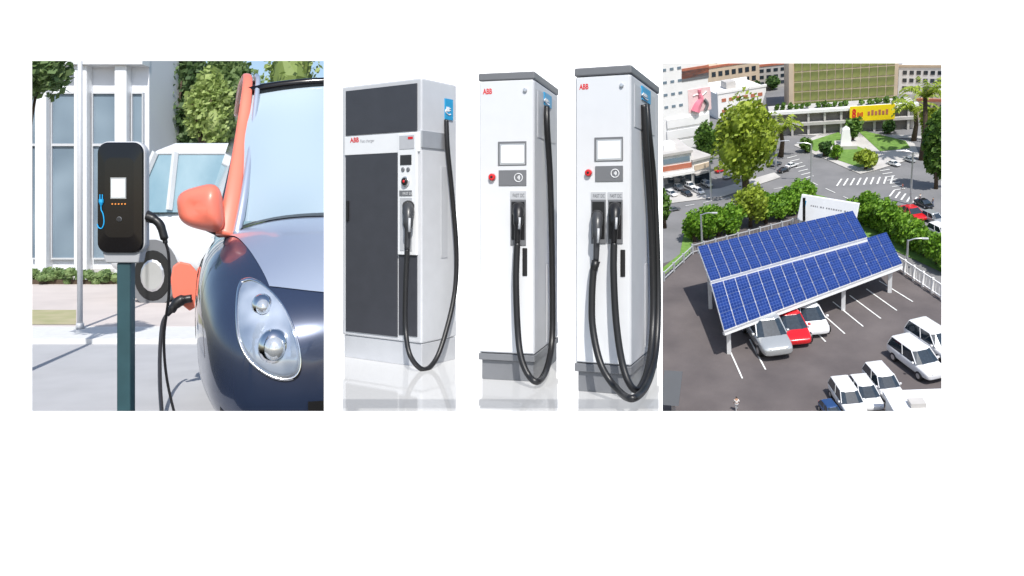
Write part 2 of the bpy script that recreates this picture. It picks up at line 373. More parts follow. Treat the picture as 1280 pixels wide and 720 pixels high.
# ---- charger on post
cp=6.7
def c1(px,py): return at(px,py,cp)
c0=c1(150,247); t=thing('charging_station','black glossy wall box charger with white rim on a dark teal post','charger',T((c0.x,cp,0)))
def rrect(w_,h_,r,n=8):
    out=[]
    for cx,cz,a0 in ((w_-r,h_-r,0),(-w_+r,h_-r,90),(-w_+r,-h_+r,180),(w_-r,-h_+r,270)):
        for k in range(n+1): a=R(a0+90*k/n); out.append((cx+r*math.cos(a),cz+r*math.sin(a)))
    return out
hw=30/F*cp; hh=71/F*cp
def rr(w_,h_,r,y): return [(x,y,z+c0.z) for x,z in rrect(w_,h_,r)]
MB().rings([rr(hw*.85,hh*.95,.08,.15),rr(hw*.95,hh*.99,.09,.12),rr(hw,hh,.095,.05),rr(hw*.985,hh*.99,.09,.02)]).build('housing',CABS,t,smooth=False,bevel=.008)
MB().rings([rr(hw*.95,hh*.975,.085,.04),rr(hw*.95,hh*.975,.085,.012),rr(hw*.925,hh*.96,.08,-.004),rr(hw*.6,hh*.7,.05,-.012)]).build('front_cover',GLOSSB,t,bevel=.004)
def lc(px,py): p=c1(px,py); return p.x-c0.x,p.z
def rc(x0,y0,x1,y1,f,b,name,m,par=None,bevel=0):
    a=lc(x0,y0); c=lc(x1,y1); return MB().box(a[0],c[0],f,b,c[1],a[1]).build(name,m,par or t,bevel=bevel)
rc(139.5,222,159,248.5,-.02,0,'screen_frame',SILVER); rc(141,224,157.5,247,-.024,0,'screen',SCREEN)
for k in range(5):
    a=lc(141.5+k*4,255); MB().disc((a[0],-.008,a[1]),.006,(0,-1,0),.01,12).build('indicator_light',AMBER,t)
a=lc(150,274); MB().disc((a[0],-.006,a[1]),.022,(0,-1,0),.012).build('button',CAPG,t,bevel=.003)
MB().disc((a[0],-.018,a[1]),.018,(0,-1,0),.003).build('button_face',DRK,t)
mk=MB(); pt=lambda x,y:(lc(x,y)[0],-.014,lc(x,y)[1])
mk.tube(spline([pt(127.5,256),pt(127.5,262),pt(130,268),pt(131,278),pt(128.5,285),pt(124.5,284.5),pt(122.5,280)]),.0045,6)
mk.tube([pt(127.5,258),pt(127.5,253),pt(127.5,249)],[.004,.019,.019],8)
mk.tube([pt(126,249),pt(126,243)],.004,6); mk.tube([pt(129,249),pt(129,243)],.004,6)
mk.build('plug_emblem',CYAN,t)
mb=MB(); m_=lc(150,329)[1]; lo=lc(150,313)[1]
mb.rings([[(x*.95,y*1.0,z) for x,y in ((-.17,.02),(.17,.02),(.17,.14),(-.17,.14))] for z in (lo,)]+[[(-.14,.03,m_),(.14,.03,m_),(.14,.14,m_),(-.14,.14,m_)]]).build('bracket',CABG,t,bevel=.01)
MB().box(lc(142,300)[0],lc(159,300)[0],.05,.15,0,m_).build('post',TEAL,t,bevel=.012)
MB().box(-.2,.2,-.08,.3,0,.03).build('base_plate',CAPG,t)
a=lc(181,279); MB().tube([(a[0]-.02,.08,a[1]+.06),(a[0]+.03,.07,a[1]+.04)],[.05,.045],16).build('socket',DRK,t,smooth=True)
q0=c1(183,272)
t=thing('charging_cable','thin dark cable hanging from the right side of the black charger','cable',T(q0))
def q(px,py,d): return at(px,py,d)-q0
MB().tube(spline([q(184,271,6.76),q(192,274,6.76),q(200,281,6.76),(q(205,296,6.76)),q(207,304,6.76)],5),[.042]*6+[.036]*6+[.033]*5+[.02]*4,14).build('connector',BLK,t,smooth=True)
MB().tube(spline([q(207,303,6.76),q(211,322,6.8),q(211,370,6.9),q(205,420,7.1),q(208,470,7.3),q(219,520,7.4),q(228,545,7.5)]),.0125,10).build('cable',DRK,t,smooth=True)
# ---- the small car
sc=3.1
Mc=T((-.85,8.2,0))@RZ(R(21.3))@S(.85*sc,sc,sc)
t=thing('electric_car','small navy city car with coral pillars and mirror plugged in to charge','car',Mc)
ST=[(0.0,.44,.36,.55),(.015,.56,.31,.61),(.05,.66,.25,.67),(.11,.735,.21,.735),(.2,.79,.18,.805),(.32,.82,.17,.87),(.46,.84,.17,.93),(.62,.845,.17,.98),(.9,.85,.17,1.0),(1.4,.85,.17,1.0),(2.0,.84,.2,1.0),(2.35,.80,.23,.98),(2.5,.74,.28,.95),(2.6,.6,.35,.9)]
def stat(y):
    n=len(ST)
    y=max(ST[0][0],min(ST[-1][0],y))
    for i in range(n-1):
        a,b=ST[i],ST[i+1]
        if a[0]<=y<=b[0]:
            p=ST[max(i-1,0)]; q_=ST[min(i+2,n-1)]; h=b[0]-a[0]; f=(y-a[0])/h; r=[]
            for k in (1,2,3):
                m0=(b[k]-p[k])/(b[0]-p[0])*h; m1=(q_[k]-a[k])/(q_[0]-a[0])*h
                r.append((2*f**3-3*f*f+1)*a[k]+(f**3-2*f*f+f)*m0+(-2*f**3+3*f*f)*b[k]+(f**3-f*f)*m1)
            return r
NP=3.2
YS=[0,.004,.009,.015,.023,.033,.045,.06,.08,.1,.13,.16,.2,.24,.28,.33,.38,.44,.5,.56,.62,.7,.8,.9,1.1,1.4,1.7,2.0,2.2,2.35,2.45,2.52,2.57,2.6]
MB().rings([[(p[1],y,p[2]) for p in sell(*stat(y),0,NP,72)] for y in YS]).build('body',NAVY,t,smooth=True)
def top_z(x,y):
    w_,b,tt=stat(y); zc=(b+tt)/2; h=(tt-b)/2; u=min(.995,abs(x)/w_); return zc+h*(1-u**NP)**(1/NP)
def inside(x,y,z):
    w_,b,tt=stat(y); zc=(b+tt)/2; h=(tt-b)/2
    return (abs(x)/w_)**NP+(abs(z-zc)/h)**NP<1
def sidex(y,z):
    w_,b,tt=stat(y); zc=(b+tt)/2; h=(tt-b)/2; return w_*(1-min(.99,abs(z-zc)/h)**NP)**(1/NP)
def fy(x,z):
    y=0
    while y<1.0 and not inside(x,y,z): y+=.01
    if y==0: return 0
    lo_,hi_=y-.01,y
    for k in range(12):
        m_=(lo_+hi_)/2
        if inside(x,m_,z): hi_=m_
        else: lo_=m_
    return hi_
def grid(fn,nu,nv):
    mb=MB(); vs=[fn(i/nu,j/nv) for j in range(nv+1) for i in range(nu+1)]
    fs=[(j*(nu+1)+i,j*(nu+1)+i+1,(j+1)*(nu+1)+i+1,(j+1)*(nu+1)+i) for j in range(nv) for i in range(nu)]
    return mb.add(vs,fs)
def hood(u,v):
    e=2*u-1; hwid=.58+.13*v; x=e*hwid; y2=.085+.09*abs(e)**3+(.53)*v; return (x,y2,top_z(x,y2)+.004)
grid(hood,40,28).build('hood',SHEENTRIM,t,smooth=True)  # pale skin over the navy body, sky reflection put into its colour
def wind(u,v):
    e=2*u-1; bx_,by_,bz=.70*e,.60+.16*e*e,.955; tx,ty,tz=.565*e,1.10+.08*e*e,1.60-.05*e*e
    k=math.sin(math.pi*v)*.035; return (bx_+(tx-bx_)*v, by_+(ty-by_)*v-k, bz+(tz-bz)*v+k*.6)
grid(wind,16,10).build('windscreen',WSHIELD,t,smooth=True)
def cowl(u,v):
    e=2*u-1; y=.555+.07*v+.14*e*e; x=.69*e; return (x,y,top_z(x,min(y,.9))+.009)
grid(cowl,24,4).build('cowl_panel',DRK,t,smooth=True)
def roof(u,v):
    e=2*u-1; y=1.05+1.3*v+.08*e*e*(1-v); return (.61*e,y,1.655-.06*e*e-.06*abs(2*v-1)**2)
grid(roof,14,12).build('roof',GLOSSB,t,smooth=True,solid=.035)
for s_ in (-1,1):
    def pil(dx,w0,w1,dy,m,name):
        PP=spline([(s_*(.60-dx),2.2,1.54),(s_*(.605-dx),1.6,1.6),(s_*(.595-dx),1.22,1.585),(s_*(.635-dx),1.0,1.33),(s_*(.685-dx),.80,1.07),(s_*(.725-dx),.70,.9)],8); rs_=[]
        for i,p in enumerate(PP):
            tt=(PP[min(i+1,len(PP)-1)]-PP[max(i-1,0)]).normalized(); ax_=Vector((1,0,0)); ax_=(ax_-tt*ax_.dot(tt)).normalized(); bb=tt.cross(ax_)
            f=max(0,i/len(PP)-.3); k=w0+(w1-w0)*f/.7
            rs_.append([p+Vector((0,dy,0))+ax_*math.copysign(abs(math.cos(a))**.7,math.cos(a))*k+bb*math.copysign(abs(math.sin(a))**.7,math.sin(a))*.018 for a in [2*math.pi*j/16 for j in range(16)]])
        MB().rings(rs_).build(name,m,t,smooth=True)
    pil(0,.022,.042,0,CORAL,'pillar'); pil(.05,.012,.02,-.008,SHEENTRIM,'windscreen_trim')
    MB().quadprism([(s_*.60,1.25,1.54),(s_*.60,2.2,1.52),(s_*.80,2.25,.98),(s_*.75,.86,.98)],(-s_*.02,0,0)).build('side_window',DGLASS,t)
    def door(u,v):
        y=.95+.85*u; z=.3+.62*v; return (s_*(sidex(y,z)+.003),y,z)
    grid(door,8,10).build('door',NAVY,t,smooth=True)
    def mr(yy,k,zs=0):
        out=[]
        for j in range(32):
            a=2*math.pi*j/32; c_,n_=math.cos(a),math.sin(a); ex=.098*math.copysign(abs(c_)**.58,c_); ez=.085*math.copysign(abs(n_)**.58,n_)
            ez*=(1-.26*(ex/.098)); ex+=ez*.12
            out.append((s_*(.828+ex*k),.74+yy+ex*.25,1.005+ez*k+zs))
        return out
    mh=MB().rings([mr(-.075,.3),mr(-.072,.6),mr(-.058,.84),mr(-.035,.96),mr(0,1.0),mr(.05,.99),mr(.06,.93)]).build('mirror_housing',CORAL,t,smooth=True)
    MB().tube(spline([(s_*.70,.80,.93),(s_*.75,.75,.925),(s_*.80,.73,.945)]),[.034]*9+[.028]*8,12).build('mirror_arm',DRK,t,smooth=True)
    wo=MB().tube([(s_*.6,.42,.29),(s_*.76,.42,.29)],.27,28).build('wheel',BLK,t); MB().tube([(s_*.76,.42,.29),(s_*.77,.42,.29)],[.2,.17],20).build('rim',SILVER,wo)
    wo=MB().tube([(s_*.6,2.15,.29),(s_*.78,2.15,.29)],.27,28).build('wheel',BLK,t); MB().tube([(s_*.78,2.15,.29),(s_*.79,2.15,.29)],[.2,.17],20).build('rim',SILVER,wo)
    outl=[]
    for (hx_,hy_) in ((302,352),(312,349),(326,354),(341,366),(354,382),(364,402),(371,422),(375,442),(375,460),(368,471),(354,474),(338,470),(322,460),(308,446),(299,427),(296,404),(296,380),(298,362)):
        p=onp(Mc,hx_,hy_,1,.14)
        for _ in range(3): p=onp(Mc,hx_,hy_,1,fy(max(-.79,p.x),min(.8,p.z)))
        outl.append((p.x,p.z))
    cxh=sum(p[0] for p in outl)/len(outl); czh=sum(p[1] for p in outl)/len(outl)
    outs=[(p.x,p.z) for p in spline([(a_,0,b_) for a_,b_ in outl+[outl[0]]],3)[:-1]]
    def hr(k,off,dx=0,dz=0):
        r=[]
        for a_,b_ in outs:
            X=cxh+dx+(a_-cxh)*k; Z=czh+dz+(b_-czh)*k; X=max(-.79,X); r.append((X if s_==-1 else -X,min(fy(X,Z),.5)-off,Z))
        return r
    H_=MB().rings([hr(1.045,-.02),hr(1.04,.004),hr(.985,.010),hr(.97,-.01)]).build('headlight',CHROME,t,smooth=True)
    MB().rings([hr(.98,-.005),hr(.97,.006),hr(.85,.010),hr(.6,.012),hr(.3,.013)]).build('lens',LENS,H_,smooth=True)
    sx_=1 if s_==-1 else -1
    for (ox_,oz_,rr_) in ((.022,-.05,.052),(-.012,.07,.036)):
        X=cxh+ox_; Z=czh+oz_; yl=fy(X,Z)
        MB().ball((X*sx_,yl+.012,Z),rr_*1.15,.045,rr_*1.15).build('bulb_housing',CHROME,H_,smooth=True)
        MB().ball((X*sx_,yl-.006,Z),rr_*.78,.042,rr_*.78).build('bulb',LENSIN,H_,smooth=True)
def low(u,v):
    x=(2*u-1)*.46; z=.27+.13*v; return (x,fy(x,z)-.008,z)
grid(low,24,5).build('grille',BLK,t,smooth=True)
def upg(u,v):
    x=(2*u-1)*.3; z=.50+.07*v; return (x,fy(x,z)-.008,z)
grid(upg,16,4).build('upper_grille',DRK,t,smooth=True)
for s_ in (-1,1):
    x=s_*.58; MB().disc((x,fy(x,.33)+.02,.33),.045,(0,-1,0),.03).build('fog_light',LENSIN,t)
MB().disc((0,fy(0,.62)+.01,.64),.05,(0,-1,0),.03).build('badge',CHROME,t)
MB().box(-.26,.26,-.02,.01,.42,.49).build('number_plate',WHITE,t)
def cs(px,py): return onp(Mc,px,py,1,2.1)
fl=[cs(x,y) for x,y in ((216,333),(224,327),(238,330),(249,343),(250,362),(245,384),(237,389),(216,372),(213,350))]
MB().rings([[p+Vector((0,0,0)) for p in fl],[p+Vector((0,.03,0)) for p in fl]]).build('charging_flap',CORAL,t,bevel=.008)
pp=[cs(x,y)+Vector((0,-.04,0)) for x,y in ((240,372),(228,374),(220,379),(215,386),(209,392))]
MB().tube(spline(pp,4),[.022]*4+[.03]*5+[.026]*4+[.016]*4,12).build('charging_plug',BLK,t,smooth=True)
q1=at(209,392,13.3)
cb=thing('charging_cable','thin dark cable running from the coral charging flap down to the ground','cable',T(q1))
MB().tube(spline([at(210,391,13.4)-q1,at(203,405,13.2)-q1,at(200,440,12.8)-q1,at(200,480,12.2)-q1,at(202,514,11.6)-q1,at(204,545,10.95)-q1]),.03,10).build('cable',DRK,cb,smooth=True)
# the street is modelled in its own unit; it stands on lower ground, clear of the studio
U=1.9; STREET=T((0,0,CAM.z-3.1*U))@S(U)
for o in list(COL.objects):
    if o not in before and o.parent is None:
        o.matrix_world=STREET@o.matrix_world
# ================================================================ PANEL 2 : studio with three chargers
hf=1.5; fz=CAM.z-hf; by=11.5
mb=MB(); L=lambda px,d:(px-CX)/F*d
mb.add([(L(416,5.4),5.4,fz),(L(827.8,5.4),5.4,fz),(L(827.8,by-.8),by-.8,fz),(L(416,by-.8),by-.8,fz)],[(0,1,2,3)])
struct(mb.build('floor',FLOOR),'glossy self-lit white studio floor reflecting the three chargers','floor')
prof=[]
for k in range(9):
    a=R(90*k/8); prof.append((by-.8+.8*math.sin(a),fz+.8-.8*math.cos(a)))
prof.append((by,fz+5)); mb=MB()
mb.rings([[(L(416,y),y,z+.001) for y,z in prof],[(L(827.8,y),y,z+.001) for y,z in prof]],cap=False,closed=False)
struct(mb.build('backdrop',STUDIO,smooth=True),'seamless self-lit white studio backdrop behind the three chargers','backdrop')
class Cab: pass
def cabinet(label,xn,yb,xl,xr,yt,vpx,ybody,capy,front,side,inset=.05,plinth=None,trim=0):
    c=Cab(); d=hf/((yb-CY)/F); N=at(xn,yb,d); c.M=T(N)@RZ(-math.atan2((vpx-CX)/F,1))
    c.t=thing('fast_charger',label,'charger',c.M)
    c.W=-onp(c.M,xl,300,1,0).x; c.D=onp(c.M,xr,300,0,0).y; c.H=onp(c.M,xn,yt,1,0).z
    zb=onp(c.M,xn,ybody,1,0).z
    MB().box(-c.W,0,0,c.D,zb,c.H if not capy else onp(c.M,xn,capy,1,0).z).build('body',side,c.t,bevel=.018)
    if capy: MB().box(-c.W-.004,.006,-.012,c.D+.004,onp(c.M,xn,capy,1,0).z+.001,c.H).build('top_cap',CAPG,c.t,bevel=.012)
    if trim: MB().box(-c.W-.002,.004,-.013,c.D+.003,zb-trim,zb-.002).build('lower_trim',CAPG,c.t,bevel=.008)
    MB().box(-c.W+inset,-inset*.6,inset,c.D-inset*.4,0,zb-trim-.003).build('plinth',plinth or CAPG,c.t,bevel=.006)
    c.zb=zb; return c
def fr(c,x0,y0,x1,y1,out,name,m,par=None,bevel=0,inn=0):
    b=onp(c.M,x1,y1,1,0); b2=onp(c.M,x1,y0,1,0); a=onp(c.M,x0,y0,1,0)
    return MB().box(a.x,b.x,-out,-inn,b.z,b2.z).build(name,m,par or c.t,bevel=bevel)
def fp(c,px,py,off): p=onp(c.M,px,py,1,-off); return p
def sp(c,px,py,off): p=onp(c.M,px,py,0,off); return p
def sr(c,x0,y0,x1,y1,out,name,m,par=None,bevel=0):
    a=onp(c.M,x0,y0,0,0); b=onp(c.M,x1,y1,0,0); return MB().box(0.0,out,a.y,b.y,b.z,a.z).build(name,m,par or c.t,bevel=bevel)
def ftext(c,s_,x0,y0,x1,y1,off,m,bold=0):
    a=onp(c.M,x0,y1,1,-off); b=onp(c.M,x1,y0,1,-off); text(s_,c.t,a.x,b.x,a.z,b.z,-off,m,bold=bold)
def fdisc(c,px,py,rpx,out,name,m,base=0,par=None):
    p=onp(c.M,px,py,1,-base); r=abs(onp(c.M,px+rpx,py,1,-base).x-p.x)
    return MB().disc((p.x,-base,p.z),r,(0,-1,0),out,24).build(name,m,par or c.t,bevel=out*.2)
def ring(c,px,py,rpx,y,th,name,m,a0=0,a1=360):
    p=onp(c.M,px,py,1,-y); r=abs(onp(c.M,px+rpx,py,1,-y).x-p.x)
    pts=[(p.x+r*math.cos(R(a0+(a1-a0)*k/20)),-y,p.z+r*math.sin(R(a0+(a1-a0)*k/20))) for k in range(21)]
    return MB().tube(pts,th,6).build(name,m,c.t)
def sticker(c,x0,y0,x1,y1):
    sr(c,x0,y0,x1,y1,.014,'blue_sticker',BLUE); a=onp(c.M,x0,y0,0,.014); b=onp(c.M,x1,y1,0,.014)
    mb=MB(); yc=(a.y+b.y)/2; zc=(a.z+b.z)/2; w_=(b.y-a.y); h_=(a.z-b.z)
    mb.box(.014,.018,yc-w_*.25,yc+w_*.12,zc-h_*.1,zc+h_*.12); mb.box(.014,.018,yc+w_*.12,yc+w_*.3,zc+h_*.04,zc+h_*.08); mb.box(.014,.018,yc+w_*.12,yc+w_*.3,zc-h_*.06,zc-h_*.02)
    mb.tube(spline([(.016,yc-w_*.25,zc),(.016,yc-w_*.35,zc-h_*.12),(.016,yc,zc-h_*.25),(.016,yc+w_*.3,zc-h_*.22)]),.006,6)
    mb.build('plug_emblem',WHITE,c.t)
def gun(c,px,py0,py1,name='connector',k=1.0,m=None):
    p=[fp(c,px,py0,.03),fp(c,px,py0+(py1-py0)*.25,.10),fp(c,px-.5,py0+(py1-py0)*.55,.11),fp(c,px-1.5,py1,.08)]
    r=abs(onp(c.M,px+1,py0,1,0).x-onp(c.M,px,py0,1,0).x)*k
    pts=spline(p,4); n=len(pts)
    g=MB().tube(pts,[r*(7.2 if i<n*.3 else 6.0 if i<n*.6 else 5.0-(i/n)*1.6) for i in range(n)],14).build(name,m or BLK,c.t,smooth=True,bevel=0)
    MB().tube([fp(c,px,py0+2,.0),fp(c,px,py0+2,.07)],r*7.4,18).build('collar',DRK,g,bevel=.005)
    MB().tube([fp(c,px+1.5,py0+(py1-py0)*.3,.14),fp(c,px+1,py0+(py1-py0)*.62,.145)],r*1.6,8).build('release_latch',CABG,g,smooth=True)
    return pts[-1]
def cable(c,pts,r=.026): MB().tube(spline(pts,10),r,14).build('cable',BLK,c.t,smooth=True)
c=cabinet('wide charger with charcoal front doors, leftmost of the three chargers',527,460,427.5,571,97,1300,430,None,CABG,CABS,.015,CABG)
fr(c,433,104,522,163.5,.012,'upper_panel',CHAR,bevel=.004)
fr(c,433,190.5,497.5,421,.012,'door',CHAR,bevel=.004)
fr(c,499,190.5,522,421,.010,'side_column_panel',CHAR,bevel=.004)
fr(c,432,164.8,525.5,189.5,.016,'name_band',WHITE,bevel=.004)
sr(c,526.3,163,559,187.5,.014,'side_band',SILVER,bevel=.004)
ftext(c,'ABB',437.5,171.5,448.5,178.5,.018,RED,.03)
ftext(c,'Fast charger',450.5,173.5,468,179.5,.018,GREYT)
fr(c,499.5,166,523,319,.03,'control_panel',WHITE,bevel=.006)
fr(c,502,169,520.5,186,.034,'sign_plate',CABG); fr(c,513,171,519,174,.037,'red_label',RED)
fr(c,503,193.5,517,206,.036,'display',DRK,bevel=.003)
for k in range(2): fdisc(c,506.5+6.5*k,212,2.2,.04,'button',CAPG)
fdisc(c,510,227,5,.05,'emergency_stop_ring',SILVER); fdisc(c,510,227,3.6,.065,'emergency_stop',BLK); fdisc(c,510,227,1.8,.07,'lock_barrel',RED)
fr(c,502,238,517.5,245,.034,'label_plate',CAPG); ftext(c,'FAST DC',503.5,240,516,243.5,.036,WHITE)
fr(c,502.5,247,518,314,.034,'holster',CABG,bevel=.004)
e=gun(c,510.5,256,311,k=.78,m=PLUGG)
fr(c,435,251,437.6,276,.03,'door_handle',BLK,bevel=.004)
sr(c,551,208,559,322,.006,'vent_panel',CABG,bevel=.003)
sticker(c,555.5,123,565,150.5)
cable(c,[e,fp(c,507,360,.1),fp(c,507,410,.12),fp(c,513,445,.2),sp(c,530,462,.1),sp(c,546,447,.1),sp(c,560,405,.09),sp(c,569,360,.07),sp(c,570.5,310,.06),sp(c,565,240,.05),sp(c,559.5,185,.04),sp(c,558,150,.02)],.024)
def slim(label,P):
    c=cabinet(label,*P['box'],inset=.02,trim=P['trim'])
    f=P['f']
    def X(x): return P['x0']+(x-599)*f
    def Y(y): return P['y0']+(y-92)*P['g']
    fr(c,X(600.2),Y(99.5),X(666.5),P['yd'],.012,'door',CABW,bevel=.006)
    ftext(c,'ABB',X(603.5),Y(110.5),X(615),Y(118),.014,RED,.03)
    fdisc(c,X(657),Y(113),2.6,.03,'lock',SILVER)
    fr(c,X(623),Y(176.5),X(658.5),Y(206.5),.02,'screen_frame',CAPG,bevel=.004)
    fr(c,X(625.5),Y(179.5),X(657),Y(205.8),.022,'screen_bezel',SILVER); fr(c,X(627.5),Y(181.5),X(655.5),Y(203.5),.025,'screen',SCREEN)
    fdisc(c,X(616),Y(221.5),5.2,.016,'emergency_stop_ring',CABG,0); fdisc(c,X(616),Y(221.5),4.1,.045,'emergency_stop',RED); fdisc(c,X(616),Y(221.5),1.8,.05,'button_centre',BLK)
    fr(c,X(624),Y(212.5),X(658.5),Y(232),.02,'card_reader',CAPG,bevel=.003)
    ring(c,X(648),Y(222),5,.022,.004,'contactless_emblem',WHITE)
    for k in range(3): ring(c,X(646),Y(222),1.3+1.2*k,.022,.0035,'contactless_wave',WHITE,-45,45)
    return c,X,Y
P2=dict(box=(668,478,599,697.5,89,900,444,99,CABW,CABS),f=1,g=1,x0=599,y0=92,yd=442,trim=.06)
c,X,Y=slim('slim white charger with one connector, in the middle of the three',P2)
fr(c,638.5,239,658,249.5,.02,'label_plate',CABG); ftext(c,'FAST DC',641,242,655.5,246.5,.023,CAPG)
fr(c,638.5,250,658,307,.02,'holster',CAPG,bevel=.005); fr(c,640,252,656.5,300,.023,'holster_recess',BLK,bevel=.004)
e=gun(c,648,258,304)
fr(c,653.5,310,659.5,345,.02,'cable_guide',BLK,bevel=.006)
sr(c,672,112,694,180,.005,'side_panel',CABG); sr(c,683,330,693,420,.006,'vent_panel',CABG)
sticker(c,679,115,688,136)
cable(c,[e,fp(c,645,350,.1),fp(c,647,410,.12),fp(c,651,445,.18),fp(c,660,468,.22),sp(c,672,477,.08),sp(c,683,462,.08),sp(c,690,425,.07),sp(c,690.5,350,.06),sp(c,688,230,.05),sp(c,684,160,.04),sp(c,683.5,134,.025)],.028)
P3=dict(box=(789,495,719,823.5,81,1016,458,92,CABW,CABS),f=1.005,g=1.005,x0=719.5,y0=86,yd=456,trim=.07)
c,X,Y=slim('tall slim white charger with two connectors, rightmost of the three',P3)
for xx in (748.5,769.5):
    fr(c,xx-9,240,xx+9.5,249.5,.02,'label_plate',CABG); ftext(c,'FAST DC',xx-7,242.5,xx+7.5,247,.023,CAPG)
    fr(c,xx-9,250,xx+9.5,305,.02,'holster',CAPG,bevel=.005); fr(c,xx-7.5,252,xx+8,299,.023,'holster_recess',BLK,bevel=.004)
e1=gun(c,746.5,268,326,m=PLUGG); e2=gun(c,769,258,304)
MB().tube([e1,fp(c,742,338,.09)],[.036,.03],12).build('connector_grip',BLK,c.t,smooth=True)
fr(c,776,312,782,346,.02,'cable_guide',BLK,bevel=.006)
sr(c,793,105,818,170,.005,'side_panel',CABG); sr(c,806,330,817,425,.006,'vent_panel',CABG)
sticker(c,801,107,811.5,131)
cable(c,[fp(c,742,336,.09),fp(c,740,370,.11),fp(c,741,410,.14),fp(c,751,455,.22),fp(c,770,485,.3),sp(c,791,498,.16),sp(c,810,478,.14),sp(c,820,435,.12),sp(c,822.5,360,.1),sp(c,818,240,.07),sp(c,811,165,.05),sp(c,808,131,.025)],.028)
cable(c,[e2,fp(c,767,340,.1),fp(c,770,400,.12),fp(c,777,450,.16),fp(c,787,480,.2),sp(c,799,486,.09),sp(c,811,455,.09),sp(c,816.5,390,.07),sp(c,814,280,.05),sp(c,808,190,.04),sp(c,804.5,131,.025)],.028)
# ================================================================ PANEL 3 : aerial car park
Kv=(F*F+360*360)/412.0
down=Vector((360,F,-Kv)).normalized(); up=-down; hp=7.5
fw=ray(1000,300); fw=(fw-up*fw.dot(up)).normalized(); rt=fw.cross(up)
org=CAM+ray(1000,400)*(hp/down.dot(ray(1000,400)))
M3=Matrix((( rt.x,fw.x,up.x,org.x),(rt.y,fw.y,up.y,org.y),(rt.z,fw.z,up.z,org.z),(0,0,0,1)))
def g3(px,py,H=0): return onp(M3,px,py,2,H)
def hgt(px,pyb,pyt):
    rel=(M3@g3(px,pyb))-CAM; Z=(CY-pyt)/F; return (Z*rel.y-rel.z)/(up.z-Z*up.y)
def sheet(name,polys,H,m,label,cat):
    mb=MB()
    for poly in polys:
        mb.add([g3(x,y)+Vector((0,0,H)) for x,y in poly],[tuple(range(len(poly)))])
    return struct(mb.build(name,m,M=M3),label,cat)
sheet('ground',[[(827.8,560),(1260,560),(1260,0),(827.8,0)]],0,ASPH2,'grey asphalt ground of the town seen from above','ground')
sheet('car_park_ground',[[(827.8,560),(1260,560),(1260,410),(1177,374),(1105,318),(1010,258),(870,282),(852,322),(827.8,330)]],.008,ASPH,'dark asphalt of the car park around the solar canopy','ground')
sheet('verge',[[(858,276),(868,268),(1005,240),(1030,246),(1200,330),(1200,352),(1100,305),(1010,258),(870,284),(862,320),(827.8,346),(827.8,336),(850,318)]],.016,GRASS,'planted green verge between the street and the car park','verge')
sheet('plaza',[[(992,182),(1050,158),(1142,178),(1150,196),(1092,214),(1075,218)]],.016,CONC,'paved plaza with lawns across the junction','plaza')
sheet('lawn',[[(1000,181),(1048,166),(1060,176),(1020,190)],[(1030,195),(1068,182),(1088,190),(1092,207),(1074,210)],[(1070,162),(1132,177),(1138,186),(1100,190)]],.024,GRASS,'green lawns on the plaza','lawn')
sheet('pavement',[[(827.8,244),(900,236),(968,216),(976,222),(905,246),(827.8,256)],[(958,168),(1150,174),(1177,180),(1177,172),(958,160)]],.016,CONC,'pale pavement along the shops and office','pavement')
def line_px(a,b,w_):
    A,B=g3(*a),g3(*b); d=(B-A).normalized(); n=Vector((-d.y,d.x,0))*w_/2; return [A-n,A+n,B+n,B-n]
def lines(name,segs,w_,H,label):
    mb=MB()
    for a,b in segs: mb.add([p+Vector((0,0,H)) for p in line_px(a,b,w_)],[(0,1,2,3)])
    struct(mb.build(name,MARK,M=M3),label,'marking')
lines('stall_markings',[((1000,395),(1032,428)),((1020,386),(1056,418)),((1041,378),(1079,409)),((1062,370),(1101,399)),((1083,362),(1121,389)),((1099,352),(1141,378)),((971,414),(985,442)),((937,425),(957,463)),((911,436),(928,474))],.026,.016,'white parking bay lines painted on the dark asphalt')
zs=[]
for k in range(9): zs.append(((1052+k*8,224-k*.4),(1046+k*8.4,233-k*.4)))
for k in range(7): zs.append(((1100+k*3.0,214+k*4),(1112+k*3.2,212+k*4)))
for k in range(7): zs.append(((984+k*3.5,198+k*4.2),(996+k*3.5,195+k*4.2)))
for k in range(5): zs.append(((1118+k*7,238+k*2.2),(1112+k*7.2,246+k*2.2)))
lines('crossing_markings',zs,.04,.012,'white zebra crossings painted at the junction')
lines('lane_markings',[((835+k*22,262-k*4.2),(846+k*22,260-k*4.2)) for k in range(7)]+[((1010+k*22,226+k*10),(1022+k*22,231.5+k*10)) for k in range(7)],.025,.012,'white lane lines on the street behind the trees')
def B(name,label,cat,pl,pr,yt,depth,wall,mw=None):
    a,b=g3(*pl),g3(*pr); ang=math.atan2(b.y-a.y,b.x-a.x); M=M3@T(a)@RZ(ang); t=thing(name,label,cat,M)
    W=(b-a).length; H=hgt(pl[0],pl[1],yt)
    MB().box(0,W,0,depth,0,H).build('wall',wall,t,bevel=.01); return t,W,H,M
def wins(t,W,H,rows,cols,m,x0=.05,x1=.95,z0=.1,z1=.95,fx=.6,fz_=.5,name='window',frame=None):
    dx=(x1-x0)/cols*W; dz=(z1-z0)/rows*H; me=None
    for j in range(rows):
        for i in range(cols):
            if me is None:
                o=MB().box(-dx*fx/2,dx*fx/2,-.012,.02,-dz*fz_/2,dz*fz_/2).build(name,m,t); me=o
            else: o=me.copy(); COL.objects.link(o); o.parent=t
            o.location=(x0*W+dx*(i+.5),0,z0*H+dz*(j+.5))
def parapet(t,W,H,d,m):
    MB().box(-.02,W+.02,-.02,.05,H,H+.08).build('parapet',m,t); MB().box(-.02,W+.02,d-.05,d+.02,H,H+.08).build('parapet',m,t)
    MB().box(W*.3,W*.5,d*.3,d*.6,H,H+.25).build('roof_box',CONC,t)
